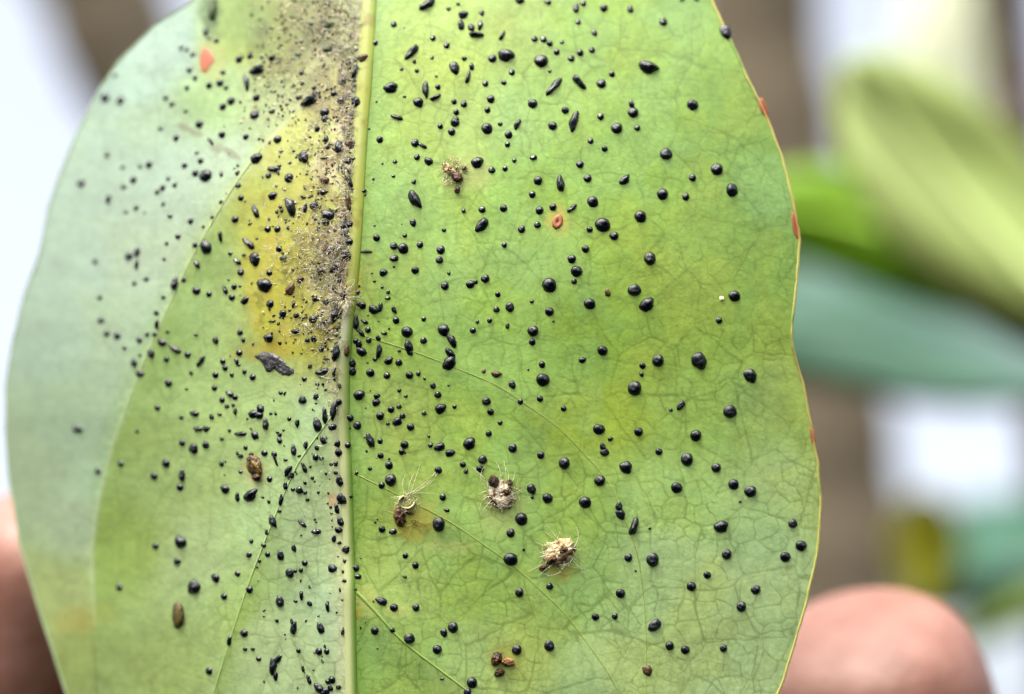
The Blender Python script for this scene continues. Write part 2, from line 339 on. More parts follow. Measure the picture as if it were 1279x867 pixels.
for pl, w0, c in ((CR1[2:], 1.4, (172, 196, 128)), (CR2, 1.6, (184, 212, 138)), (RV1, 2.2, (164, 196, 102)), (RV2, 1.0, (156, 190, 98)), (RV3, .8, (152, 188, 92))):
    strip('lateral_vein', pl, lambda y, q, w0=w0: w0 * (1.05 - .7 * q), lambda y, q, w0=w0: .022 * w0 * (1.05 - .7 * q), lambda x, y, cc, c=c: (lin(c) * .9)[None] * (1 + .25 * (fbm(x, y, 12, 210, 3) - .5))[:, None], ring=7)

# leaf edge: a thickened yellow rim, rusty in places
def rim(side, pl, xs):
    yy = ys; X = xs; d = Dleaf(X, yy) ; kk = (FOCUS + d) / FOCUS
    V = []; A = np.linspace(0, 2 * math.pi, 9)[:-1]
    for a in A:
        wr_ = 1.8 * (1 + .5 * (fbm(yy * 0 + 4, yy, 22, 230, 3) - .5)) if side > 0 else 1.3; px_ = X + wr_ * np.cos(a); dd = d + .053 * wr_ * np.sin(a); k_ = (FOCUS + dd) / FOCUS
        V.append(np.stack([(px_ - 639.5) * PX * k_ * MM, (433.5 - yy) * PX * k_ * MM, -(FOCUS + dd) * MM], -1))
    V = np.stack(V, 1); n, m = V.shape[:2]; I = np.arange(n * m).reshape(n, m)
    Fq = np.stack([I[:-1], np.roll(I, -1, 1)[:-1], np.roll(I, -1, 1)[1:], I[1:]], -1).reshape(-1, 4)
    me = npmesh('leaf_edge', V.reshape(-1, 3) @ Rm.T + Tm, Fq)
    base = lin((212, 208, 118)) if side > 0 else lin((176, 202, 160))
    if side > 0:
        nn = fbm(yy * 0, yy, 50, 220, 4)[:, None]; c = base * smooth(.3, .5, nn) + lin((150, 180, 90)) * (1 - smooth(.3, .5, nn))
        ru = np.clip(np.exp(-((yy - 138) / 16) ** 2) + np.exp(-((yy - 282) / 24) ** 2) + np.exp(-((yy - 545) / 14) ** 2) + .5 * np.exp(-((yy - 450) / 26) ** 2), 0, 1)[:, None]
        c = c * (1 - ru * .7) + lin((190, 110, 60)) * ru * .7
    else: c = np.repeat(base[None], n, 0)
    setcol(me, np.repeat(c, m, 0) * .74); return link('leaf_edge', me, M_VEIN, leaf)
rim(1, RIGHT, xr); rim(-1, LEFT, xl)
# petiole above the frame
pa, pb = world(464, -325, float(Dleaf(464, -325))), world(470, -560, float(Dleaf(464, -325)) + 9)
def tube_mesh(name, pts, rad, seg=10, cap=True):
    vs, fs = [], []
    for i, p in enumerate(pts):
        t = (pts[min(i + 1, len(pts) - 1)] - pts[max(i - 1, 0)]).normalized(); u = t.orthogonal().normalized(); v = t.cross(u)
        for s in range(seg):
            a = 2 * math.pi * s / seg; vs.append(p + (u * math.cos(a) + v * math.sin(a)) * rad[i])
    for i in range(len(pts) - 1):
        for s in range(seg): fs.append((i * seg + s, i * seg + (s + 1) % seg, (i + 1) * seg + (s + 1) % seg, (i + 1) * seg + s))
    if cap: fs += [tuple(range(seg))[::-1], tuple(range((len(pts) - 1) * seg, len(pts) * seg))]
    return mesh(name, vs, fs)
link('petiole', tube_mesh('petiole', [pa.lerp(pb, q / 6) for q in range(7)], [.0011] * 7), mat('petiole_green', tup((170, 185, 90))), leaf)

# rust spots: blistered, with a sunken middle
M_RUST = colour_attr_mat('rust_spot', rough=.55, trans=.05)
def patch(name, outline, h, colf, material, parent, sink=0.0, n_in=5, rough=0.0, seed=0):
    """a thin raised patch with its own thickness following the blade; outline in px"""
    o = np.array(outline, float); cx, cy = o.mean(0); V = []; cc = []
    m = len(o); r_ = random.Random(seed)
    def put(x, y, hh, q): V.append(world(x, y, Dtop(x, y) - hh)); cc.append(colf(q, x, y) if isinstance(colf(q, x, y), tuple) else colf(q, x, y) * .45)
    for i in range(n_in + 1):
        q = 1 - i / (n_in + 1)
        for x, y in o:
            hh = h * math.sqrt(max(0, 1 - q * q)) - sink * max(0, 1 - q / .6) + (rough * (r_.random() - .5) if 0 < i else 0)
            if i == 0: hh = -.03
            put(cx + (x - cx) * q, cy + (y - cy) * q, hh, q)
    put(cx, cy, h - sink, 0)
    fs = []
    for i in range(n_in):
        for s in range(m): fs.append((i * m + s, i * m + (s + 1) % m, (i + 1) * m + (s + 1) % m, (i + 1) * m + s))
    for s in range(m): fs.append((n_in * m + s, n_in * m + (s + 1) % m, (n_in + 1) * m))
    me = mesh(name, V, fs); setcol(me, np.array(cc)); return link(name, me, material, parent)
def ell(x, y, a, b, t, n=18, j=.1, seed=0):
    r_ = random.Random(seed + int(x * 7 + y)); ca, sa = math.cos(R(t)), math.sin(R(t)); out = []
    for i in range(n):
        q = 2 * math.pi * i / n; k_ = 1 + j * (r_.random() - .5) * 2
        out.append((x + k_ * (a * math.cos(q) * ca - b * math.sin(q) * sa), y + k_ * (a * math.cos(q) * sa + b * math.sin(q) * ca)))
    return out
def rustc(a, b): return lambda q, x, y: lin(a) * (1 - q) + lin(b) * q
patch('rust_spot', [(255,57),(262,62),(268,70),(269,77),(263,84),(257,93),(251,90),(249,80),(249,68)], .08, rustc((222,112,78),(205,130,80)), M_RUST, blade)
patch('rust_spot', ell(696.5, 277, 10, 7, 105), .16, lambda q, x, y: lin((150, 70, 40)) if q < .3 else (lin((222, 140, 96)) if q < .75 else lin((190, 130, 70))), M_RUST, blade, sink=.12)
patch('rust_spot', ell(953, 134, 13, 5, 72), .08, rustc((150, 60, 30), (190, 110, 55)), M_RUST, blade)
patch('rust_spot', ell(993, 281, 19, 4.5, 82), .08, rustc((165, 85, 48), (195, 130, 70)), M_RUST, blade)
patch('rust_spot', ell(1015, 545, 13, 3.5, 80), .08, rustc((205, 110, 90), (200, 150, 100)), M_RUST, blade)

# ------------------------------------------------------------------ SCALE INSECTS: tile offset, tile scale, then x,y,half-length[,half-width[,tilt[,kind]]] in tile pixels
TILES = [
(430,0,4.919,"510,25,55,32,-25 305,150,20 190,265,18 545,235,18 640,55,14 700,25,12 730,90,32,25 845,80,20,16,90 718,155,30,24,90 780,170,26,22,90 835,155,28,18,90 810,215,45,25,0 970,220,32,18,-65 910,360,26 993,340,52,40,25 1030,445,20 1170,240,20 1225,243,22 1262,268,20 1210,375,45,40,20 1262,438,12 1157,637,30 630,280,20 415,320,55,25,-55 430,378,14 445,435,14 352,425,12 540,355,12 737,360,16 677,418,42,30,85 783,410,22,18,90 760,475,40,20,-80 867,515,20 980,508,17 900,610,26 880,677,20 565,470,10 575,535,18 500,545,50,20,85 560,600,36,20,-30 455,630,36,28 285,540,45,35,10 675,625,18 735,640,22 688,690,20 685,735,20 325,722,38,18,25 198,625,8 115,355,30,25,0,b 65,445,40,20,-75 52,522,14 75,628,32,26,-40 1075,5,28,18 1250,15,22,14"),
(680,0,4.919,"195,50,30,22,90 238,22,20 365,50,26 528,58,26,18,90 208,135,18 307,203,22,18,90 35,265,20 107,260,14 75,320,20 165,360,22 220,325,22 292,308,20 730,135,26 845,0,18,10 935,0,18,10 60,530,68,26,-42 212,505,55,30,45 350,515,30 415,455,20 632,412,60,36,8 910,645,36 1115,197,50,34,80 128,678,24 535,640,26,18,90 545,692,34 30,438,10"),
(680,140,4.919,"50,85,28 180,60,60,28,-80 345,28,22 445,100,36 570,98,20 283,178,20 370,226,20 748,258,38 1060,352,38 1152,480,42,38,90 910,403,24 725,505,36 868,520,24 218,322,24 265,408,26 98,440,50,26,75 490,420,38,24,-50 297,552,36 52,585,24 170,590,35,18,-30 590,642,38 358,693,50,44 278,722,20"),
(430,140,4.919,"218,170,22 435,190,26 482,208,30,14,35 447,277,20 518,302,32,22,35 312,305,14 302,395,15,10 178,412,10 428,428,16 430,530,60,30,55 422,680,26,20,90 590,88,18 680,65,28 660,122,24 877,102,36 957,73,15 1062,78,32,18,-70 1010,140,26 1003,200,18 1045,298,15 1163,280,22,18 816,310,40,34 907,357,22 988,348,18 1190,422,28 1155,507,22 1200,605,26 978,592,24 847,600,22 845,695,50,34,-55 1090,720,24 1187,693,22 733,607,14 612,725,14"),
(430,280,4.919,"198,85,22 372,70,14 305,135,24 362,150,34 307,210,26,22 465,127,22 133,168,35,13,-3,f 240,298,26,22 435,283,24 592,158,28 585,220,24 643,302,12 618,380,26 775,370,30,24 808,355,14 866,335,28,26 983,128,18 943,432,18 935,525,20 1017,510,32,28,90 893,592,17 818,600,13 790,653,20 1003,625,18,15,90 1152,475,13 1160,657,34 1260,375,46 1260,537,28 1155,725,22 610,652,40,34,10 660,715,42,26,50 487,715,22 488,583,16 385,662,36 318,592,22 305,525,24,14,60 268,455,18,12 270,418,14 180,525,36,26,40 222,510,28,18,-70 112,500,24 82,418,16 85,490,14 72,605,44,20,85 100,665,36,16,55 125,600,24,12,20 145,650,20 208,700,20,16,90 245,670,20,12 275,642,8 150,715,18 70,720,18 232,388,10 185,352,10 305,262,8"),
(680,280,4.919,"428,72,28 252,153,24 168,215,28 197,290,36 183,352,17 278,490,38,34 388,422,26,18,90,b 553,405,42,38 628,495,52,38,-25 648,212,40,38,90 1168,442,38,34 1073,592,21 55,598,8"),
(430,420,4.919,"645,98,36,20,35 645,165,52,36,-40 487,32,22 395,62,36,30,80 402,98,26,18,70 338,90,10 213,90,40,20,90 105,95,36,26,50 90,50,26,18,90 15,90,35,18,90,b 47,165,30,24,90 48,215,32,24,90 272,152,30,22,-20 335,162,22 188,142,14 160,225,28,26 262,243,22 400,240,24 455,230,16 493,262,10 545,305,20,18,90 575,360,22 338,333,13 378,368,12 640,302,8 90,362,36,30 200,368,22,16 195,408,26,22 287,450,22 337,432,16 220,490,26 268,538,12 325,525,34,24,-35 358,490,18 407,558,24 33,502,24 80,548,26 158,640,46,25,60 220,645,18 20,670,20 370,667,26 352,710,20 592,445,38,30,-15 677,433,14 490,473,15 520,615,10 530,670,16 585,680,34,26,-30 650,718,32,22 768,660,42,36,-20 873,400,28,26 898,465,22 957,532,16 888,598,20 1035,688,28 1082,402,18 1032,298,26,22,90 930,232,32,20,0,b 857,215,14,14,0,b 1130,205,8 1203,385,20 1220,268,42 1215,175,22 1155,42,22"),
(680,420,4.919,"357,88,32 233,147,25,18 603,182,20 597,235,15 698,150,38 950,150,56,46,90 1265,243,46,38,80 555,320,44 838,425,32,22,-45 777,453,12 118,445,18 1140,462,42 335,572,38,34 405,632,18,14 358,680,26,20,60 370,712,28,26 578,587,28 703,710,22 930,610,36"),
(430,560,4.919,"223,45,20 275,65,8 157,125,14 75,152,13 275,105,26 285,195,38 230,228,22 40,295,12 577,135,24 650,37,32,28 728,100,19 748,142,16 850,70,28 834,127,24 1207,42,24 605,300,22 630,380,18,13 580,468,44,40,90 190,455,8 232,498,22 300,512,24,20 375,660,19 437,720,22 1150,250,34,28,90 1155,302,12 1248,307,32 1018,210,18 1088,435,40 1022,520,28 1022,682,46,40 1102,622,10"),
(680,560,4.919,"122,92,36 500,117,44,36 340,200,34 25,307,28 250,332,40,36 458,358,28,24,78 468,405,36,27,78 550,480,54,34,-75 647,492,10 515,672,26 665,685,44,40,90 876,68,40 1055,120,30 812,242,36 1162,222,34 1265,265,38 1202,328,10 1085,482,46,38,10 1120,652,32"),
(430,700,4.919,"68,48,24 82,100,24,18 372,100,14,12,0,f 228,250,36,26,30 305,290,26 440,290,24 187,432,26 296,430,17 400,480,34 570,548,30 612,445,28,22,90 667,412,34 785,752,34 757,810,26 1075,198,28 1262,160,22 600,728,14,8,-20 1060,550,32"),
(680,700,4.919,"30,525,36,32,90 467,203,30 313,347,24 432,343,20 677,398,42,36,-30 903,160,30 1000,90,24 1210,285,32 632,675,36,30,90,b 770,525,28 865,550,28 1100,540,24 560,65,8"),
(880,480,2.2406,"247,390,13 270,452,16 226,483,15 143,575,14"),
(200,0,4.919,"325,60,66,26,88,f 280,195,25,14,90 300,235,12 345,250,16 1035,150,30,26,0,f 1030,300,28,22,0,f 485,365,22 552,345,18 595,430,45,28,-30 530,505,45,18,75 685,355,20 130,295,14 165,305,14 200,335,16 180,430,18 215,480,16 300,525,20 368,510,22 405,540,14 385,445,16 165,540,16 35,600,16 72,640,16 155,685,12 435,620,24 385,655,22 590,600,22 580,705,28 690,685,16 868,445,20,14,90 915,620,54,30,-40 970,570,16 945,540,14 850,600,16 1010,690,28 1010,730,20 1120,500,24 1065,575,18 1110,620,24"),
(200,140,4.919,"240,75,24 100,160,20 380,140,22 527,152,18 590,285,36,30 880,275,40,30,90 1100,220,38,30,90 700,350,36,22,10 720,168,24 965,105,18 1020,165,22,16,90 1030,215,14 790,405,28 690,515,28,24 665,390,18 800,580,52,32,60 1010,420,28,24,0,b 1165,195,32,28,0,b 1160,300,22 1165,430,36,22,60 1155,550,50,26,80,b 1165,690,24 1130,690,40,20,90 945,575,26 890,590,28,14,90 1000,495,18 1030,630,40,30,30 1015,680,24,20 278,390,40,36 215,375,20 150,328,18 248,300,18 225,250,12 375,380,18,12,90 475,375,14 50,410,13 90,448,15 15,465,18 20,565,14 62,640,15 187,670,18 320,645,12 265,705,10 375,550,12 495,528,18 585,610,42,18,60 460,660,22 310,180,24,12,45 480,450,16 660,720,20 720,720,20 0,100,14"),
(200,280,4.919,"280,140,46,32,80 215,128,18 110,75,18 40,118,13 25,215,13 370,75,32,18,80 545,120,46,22,50 580,215,44,30,90 475,230,26,16,45 430,180,14 495,295,22,20,90 515,190,12 225,245,28,16,50 90,365,38,22,90 145,342,16 222,408,26 300,430,18 20,450,14 400,405,28,16,75 440,450,20 520,470,28,20,-25 455,385,18 640,375,48,40,40 670,300,18 730,152,20 675,490,24 755,550,24 755,210,20,20,0,f 800,400,40,26,-50,b 860,340,24,20,0,b 1025,155,30,28,0,b 985,290,24 1165,110,24 1150,195,36,28,90 1135,50,30,24,90 1075,270,36,24,-50 1105,350,45,14,88 1125,440,26 1070,555,45,24,90 1010,605,24,14 938,585,24 950,460,18 1020,478,18 830,660,24,16 835,560,18 665,700,32,24 490,665,18 510,712,14 905,715,16 945,705,20 340,715,22,18,90 220,680,12 45,660,12 490,380,10 735,730,12 1065,400,16 820,490,22,12,90"),
(200,420,4.919,"10,38,30,22,30 90,78,42,18,25 167,113,20 38,142,18 250,153,36,18,-45 190,225,14 385,155,18 398,195,18 340,238,20 440,238,14 333,318,18 485,102,20 470,155,22,14,60 485,178,10 518,218,15 568,252,20 50,288,24 162,325,10 430,355,28,18,45 460,375,18 380,392,18 410,430,14 462,460,20,12,90 740,348,13 615,445,26,22,90 570,478,30,24 605,485,28,24 648,540,34,20,80 680,475,10 210,475,28,18 130,498,14 315,495,20,14,90 365,480,13 235,568,28,16,15 285,570,22,15,-20 495,600,36,14,-5 580,608,28,20,45 425,580,12 378,630,12 135,655,20 205,690,34,26,100 280,668,24,20,45 525,685,15 640,718,20 700,725,18 560,725,14 495,735,16 820,700,32,18,75 895,668,24,13,90 733,640,20,16,60 735,605,14 720,590,10 793,508,13 843,532,24,13,90 875,392,26,22,90 958,372,22,16,90 958,412,8 1015,330,10 965,295,12 1000,295,10 885,262,15 922,180,12 990,78,22,16,90 995,218,38,22 1068,225,26,12,90 1080,100,44,26,90 1020,140,18,10,0,f 1100,305,18,14,90,f 965,545,40,28,80 1012,490,48,20,92 1068,450,56,20,100 1100,405,20 1060,560,26,18 1000,640,24,18,70 962,685,18,14,90 965,625,8 1092,660,24,18,100 1100,715,26"),
(200,560,4.919,"35,92,26 135,165,36,20,80 122,240,22 378,95,16 493,145,12 495,45,16 672,190,18 640,30,20,16,60 705,62,45,12,70 785,140,34,18,-65 810,165,20,15,90 885,120,32,16,75 770,230,24,16,80 955,55,20 990,60,14 935,182,12 890,212,12 1018,155,10 815,252,13 855,258,22 890,272,13 905,315,12 972,270,10 398,250,30,24,50 552,290,46,28,-40 475,300,26,16,100 630,300,10 668,328,12 743,315,34,14,95 733,385,12 690,445,36,20,60 655,515,18,12,90 875,465,30,14,45 960,512,28,18,10 560,572,13 635,595,15 545,655,17 660,652,17 740,658,28,24,90 822,612,22,14,70 610,692,12 888,705,18 125,575,40,34,70 105,695,22 1100,35,30,26,120 1078,95,16 1078,150,13 1105,200,32,26,60 1118,312,40,28,60 1085,372,28,18,90 1048,362,10 1052,400,8 1110,450,28,24,50 1095,502,24,18,30 1068,555,22,15,90 1102,580,12 1143,622,28,22,115 1093,665,6 1135,692,13 950,437,8"),
(200,700,4.919,"207,162,46,36,75 340,108,28,24,90 475,82,18 548,180,22 392,222,20 515,448,24 425,495,28,16,110 522,545,14 570,545,13 605,605,16 300,680,22 795,78,28,26,60 830,65,12 865,60,15 735,252,32,27,70 868,215,28,17,85 832,250,12 918,265,20,14,60 718,370,13 1057,50,28,24,30 1125,68,13 1135,125,13 1105,182,14,8,90 1118,243,7 1028,285,28,18,80 985,415,34,24,75 1122,440,20,12,90 820,415,38,20,95 808,375,20,10,70 850,555,15 975,560,22 1023,560,18 692,650,46,24,85 708,705,30,16,75 725,605,28,18,120 878,665,20,12,90 915,735,28,15,80 975,785,34,26,30 1010,805,30,24,0 1055,735,22 1030,745,16 1095,778,15 1045,785,20,16,90"),
(0,0,2.991,"392,365,16 450,375,14 430,283,8 400,580,10 458,625,8 523,622,8 556,615,13 303,685,14 498,672,13 462,698,10 405,745,16,10,100 508,777,10 470,792,7 587,718,10 540,795,5"),
(0,280,2.891,"343,135,9 465,115,14 495,100,16,12,100 493,145,16,7,90 485,213,9 528,198,10,8 360,265,9 365,348,13,9 385,395,11 423,403,13 450,447,8 503,418,11 532,398,8 483,500,15,11,100 505,540,16,11,10 505,473,6 565,320,10 567,362,16,10,90 558,398,9 578,428,16,12 545,467,16,13,100 568,663,11 495,748,7 275,740,12 288,742,11"),
(0,560,2.823,"425,55,11 345,80,11 543,98,13 548,345,11 420,490,12"),
]
spots = []
for ox, oy, s, txt in TILES:
    for q in txt.split():
        f = q.split(','); x, y = ox + float(f[0]) / s, oy + float(f[1]) / s
        a = float(f[2]) / s; b = float(f[3]) / s if len(f) > 3 else a; t = float(f[4]) if len(f) > 4 else 0.0
        spots.append([x, y, a, b, t, f[5] if len(f) > 5 else 'k'])
keep = []
for sp in spots:                                          # drop anything read twice where tiles overlap
    if not any(abs(sp[0] - o[0]) < 2.2 and abs(sp[1] - o[1]) < 2.2 for o in keep): keep.append(sp)
spots = keep

M_BLACK = mat('scale_shell_black', (.004, .0065, .009, 1), rough=.15, spec=.38, bump=(9000, .00004, .35))
M_GREEN = mat('scale_shell_dark_green', (.010, .016, .008, 1), rough=.26, spec=.4, bump=(9000, .00004, .4))
M_BROWN = mat('scale_shell_brown', (.045, .026, .010, 1), rough=.5, spec=.35, noise=(2600, (.02, .012, .006, 1), (.10, .055, .02, 1)))
M_OLIVE = mat('scale_shell_olive', (.035, .055, .018, 1), rough=.6, spec=.25)
def dome(seed, bump_=.05, lobes=0, tail=0, flat=.75, waist=0):
    """unit scale insect: a convex shell with a low skirt, radius 1, z up"""
    r_ = random.Random(seed); ph = [r_.random() * 6.28 for _ in range(4)]; vs, fs = [], []; n = 16
    prof = [(1.10, -.18), (1.06, .02), (1.0, .16), (.93, .38), (.78, .62), (.55, .84), (.28, .97)]
    for R_, z in prof:
        for i in range(n):
            a = 2 * math.pi * i / n
            k_ = 1 + bump_ * (math.sin(2 * a + ph[0]) + .7 * math.sin(3 * a + ph[1]) + .5 * math.sin(5 * a + ph[2]))
            k_ += bump_ * 1.2 * (r_.random() - .5)
            if tail: k_ *= 1 + tail * max(0, math.cos(a)) ** 6
            if waist: k_ *= 1 - waist * abs(math.sin(a)) ** 4
            vs.append((R_ * k_ * math.cos(a), R_ * k_ * math.sin(a), flat * z * (1 + .16 * math.sin(a + ph[3]) + .14 * math.sin(2 * a + ph[1] + 3 * R_))))
    vs.append((0, 0, flat))
    m = len(prof)
    for j in range(m - 1):
        for i in range(n): fs.append((j * n + i, j * n + (i + 1) % n, (j + 1) * n + (i + 1) % n, (j + 1) * n + i))
    for i in range(n): fs.append(((m - 1) * n + i, (m - 1) * n + (i + 1) % n, m * n))
    me = mesh('scale_insect', vs, fs); me.polygons.foreach_set('use_smooth', np.ones(len(me.polygons), bool)); return me
def with_mat(me, m): me.materials.append(m); return me
PROTO = {}
for key, m in (('k', M_BLACK), ('g', M_GREEN), ('b', M_BROWN), ('f', M_OLIVE)):
    PROTO[key] = {'round': [with_mat(dome(s, .035 if key == 'k' else .09, flat=.60), m) for s in range(8)],
                  'oval': [with_mat(dome(20 + s, .10, flat=.62), m) for s in range(6)],
                  'long': [with_mat(dome(40, .12, flat=.8), m), with_mat(dome(41, .10, waist=.38, flat=.8), m), with_mat(dome(42, .11, tail=.3, flat=.8), m), with_mat(dome(43, .15, waist=.2, flat=.7), m), with_mat(dome(44, .14, flat=.7, tail=.15), m)]}

LAND = [(697,276,'orange blister'),(257,75,'orange wedge spot'),(345,455,'dark grey scab'),(570,218,'small brown tuft'),(505,632,'ring-shaped husk'),(625,612,'white woolly husk'),(697,692,'tan woolly husk'),(630,820,'brown husk pair'),
        (317,585,'brown oval husk'),(222,768,'brown teardrop husk'),(953,134,'upper edge nick'),(993,281,'red edge streak'),(1015,545,'pink edge nick'),(428,395,'pale midrib bulge'),
        (281,189,'brown smear'),(901,372,'tiny pale droplet'),(440,735,'lowest vein fork'),(330,110,'green mouldy patch')]
def direction(x, y, L):
    dx, dy = x - L[0], y - L[1]; xm_ = float(interp(MID, y)); out_ = (dx > 0) == (x > xm_)
    a = math.degrees(math.atan2(abs(dy), abs(dx) + 1e-6))
    v = 'above' if dy < 0 else 'below'
    if a > 67.5: return 'straight ' + v + ' the ' + L[2]
    side = 'on its outer side' if out_ else 'on its midrib side'
    if a < 22.5: return 'beside the ' + L[2] + ' ' + side
    return v + ' the ' + L[2] + ' ' + side
ORD = ['first', 'second', 'third', 'fourth', 'fifth', 'sixth', 'seventh', 'eighth', 'ninth', 'tenth', 'eleventh', 'twelfth', 'thirteenth', 'fourteenth', 'fifteenth']
info = []
for sp in spots:
    x, y, a, b, t, kd = sp; r_ = math.sqrt(a * b); asp = a / b
    shape = 'long' if asp > 1.55 else ('oval' if asp > 1.16 else 'round')
    size = 'big' if r_ > 6.3 else ('middling' if r_ > 4.3 else ('small' if r_ > 3.0 else 'tiny'))
    if shape == 'long':
        tt = t % 180; shp = 'level' if tt < 22 or tt > 158 else ('upright' if 68 < tt < 112 else 'leaning'); shp = shp + ' long'
    else: shp = shape
    colw = {'k': 'black', 'b': 'brown', 'f': 'olive'}[kd]
    L = min(LAND, key=lambda l: math.hypot(l[0] - x, l[1] - y))
    info.append([f'{size} {shp} {colw}', direction(x, y, L), math.hypot(L[0] - x, L[1] - y)])
order = sorted(range(len(spots)), key=lambda i: -spots[i][2] * spots[i][3])
singles = order[:296]; rest = order[296:]
by = {}
for i, f in enumerate(info): by.setdefault((f[0], f[1]), []).append(i)
rank = {}
for v in by.values():
    for q, i in enumerate(sorted(v, key=lambda i: info[i][2])): rank[i] = (q, len(v))
def place(sp):
    x, y, a, b, t, kd = sp
    if x < float(interp(MID, y)) - 8: a *= 1.04; b *= 1.04
    p, tx, ty, n = frame(x, y); ca, sa = math.cos(R(t)), math.sin(R(t))
    ux = tx * ca + ty * sa; sx = ux.length * a * .93; ux.normalize(); uz = (n - ux * n.dot(ux)).normalized(); uy = uz.cross(ux)
    yv = (tx * -sa + ty * ca); sy = yv.length * b * .93
    m = Matrix((ux, uy, uz)).transposed().to_4x4(); h = min(sx, sy) * (1.0 if a / b < 1.6 else 1.1)
    return Matrix.Translation(p) @ m @ Matrix.Diagonal((sx, sy, h, 1))
def proto_of(sp, i):
    x, y, a, b, t, kd = sp
    if kd == 'k' and math.sqrt(a * b) < 3.4: kd = 'g'
    asp = a / b; fam = 'long' if asp > 1.55 else ('oval' if asp > 1.16 else 'round')
    v = PROTO[kd][fam]; return v[(i * 7 + int(x)) % len(v)]
for i in singles:
    sp = spots[i]; o = bpy.data.objects.new('scale_insect', proto_of(sp, i)); C.objects.link(o)
    o.matrix_world = place(sp)
    q, n = rank[i]; lead = '' if n == 1 else (ORD[min(q, 14)] + ' ')
    half = 'green' if sp[0] > float(interp(MID, sp[1])) else 'pale'
    tag(o, f'{lead}{info[i][0]} scale insect {info[i][1]}', 'scale insect', f'scale insects on the {half} half of the leaf')
# the smallest ones, past the limit: one object of real domes
V, Fs, mi = [], [], []; nv = 0
for i in rest:
    me = proto_of(spots[i], i); m = place(spots[i])
    co = np.empty(len(me.vertices) * 3); me.vertices.foreach_get('co', co); co = co.reshape(-1, 3) @ np.array(m.to_3x3()).T + np.array(m.translation); V.append(co)
    gidx = {'scale_shell_black': 0, 'scale_shell_dark_green': 1, 'scale_shell_brown': 2, 'scale_shell_olive': 3}[me.materials[0].name]
    for p in me.polygons: Fs.append(tuple(nv + v for v in p.vertices)); mi.append(gidx)
    nv += len(co)
# plus dust-fine young ones around the crowded midrib
def speck_at(q):
    if q < 150: return rnd.gauss(400, 40), rnd.uniform(20, 860), 1.0
    if q < 250: y = rnd.uniform(60, 440); return float(interp(MID, y)) - abs(rnd.gauss(13, 5)), y, 1.4
    if q < 400: return rnd.gauss(390, 34), abs(rnd.gauss(180, 140)), 1.6
    return rnd.gauss(345, 60), rnd.uniform(120, 600), 1.3
for q in list(range(330)) + list(range(400, 490)):
    x, y, big_ = speck_at(q)
    if not 240 < x < 520 or abs(x - float(interp(MID, y))) < 6: continue
    r_ = rnd.uniform(.7, 1.6) * big_; me = PROTO['g'][('round', 'long', 'oval')[q % 3]][q % 5]; m = place([x, y, r_ * rnd.uniform(1, 1.6), r_, rnd.uniform(0, 180), 'g'])
    co = np.empty(len(me.vertices) * 3); me.vertices.foreach_get('co', co); co = co.reshape(-1, 3) @ np.array(m.to_3x3()).T + np.array(m.translation); V.append(co)
    for p in me.polygons: Fs.append(tuple(nv + v for v in p.vertices)); mi.append(1)
    nv += len(co)
me = mesh('scale_insect_specks', np.concatenate(V), Fs)
o = link('scale_insect_specks', me, None)
for m in (M_BLACK, M_GREEN, M_BROWN, M_OLIVE): me.materials.append(m)
me.polygons.foreach_set('material_index', np.array(mi, np.int32))
tag(o, 'tiny dark specks of young scale insects strewn between the larger ones', 'specks', kind='stuff')

# ------------------------------------------------------------------ HUSKS, SCAB, MOULD on the leaf
def fibres(name, seeds, material, parent, rad=.36):
    """seeds: (x, y, angle, length, curl, height mm, colour) in px; each a curved hair of real thickness"""
    V, Fq, cc = [], [], []; nv = 0; S = 6
    for (x, y, a, ln, cu, h, c) in seeds:
        px_, py_, aa = x, y, a; pts_ = []
        for k_ in range(S):
            u = k_ / (S - 1); pts_.append(world(px_, py_, Dtop(px_, py_) - .02 - h * math.sin(math.pi * min(1, .15 + u * .85))))
            aa += cu / S; px_ += math.cos(aa) * ln / (S - 1); py_ += math.sin(aa) * ln / (S - 1)
        for k_, p in enumerate(pts_):
            t = (pts_[min(k_ + 1, S - 1)] - pts_[max(k_ - 1, 0)]).normalized(); u = t.orthogonal().normalized(); v = t.cross(u)
            rr = rad * PX * MM * (1 - .6 * k_ / (S - 1))
            for s in range(3):
                q = 2.094 * s; V.append(p + (u * math.cos(q) + v * math.sin(q)) * rr); cc.append(c * .98)
        for k_ in range(S - 1):
            for s in range(3): Fq.append((nv + k_ * 3 + s, nv + k_ * 3 + (s + 1) % 3, nv + k_ * 3 + 3 + (s + 1) % 3, nv + k_ * 3 + 3 + s))
        nv += S * 3
    me = mesh(name, V, Fq); setcol(me, np.array(cc)); return link(name, me, material, parent)
M_WOOL = mat('wax_wool', rough=.6, spec=.3, attr='Col', trans=.5)
M_HUSK = mat('husk', rough=.7, spec=.2, attr='Col', bump=(6000, .00012, .7))
M_DARKBIT = mat('husk_dark', rough=.5, spec=.35, attr='Col', bump=(6000, .00008, .6))
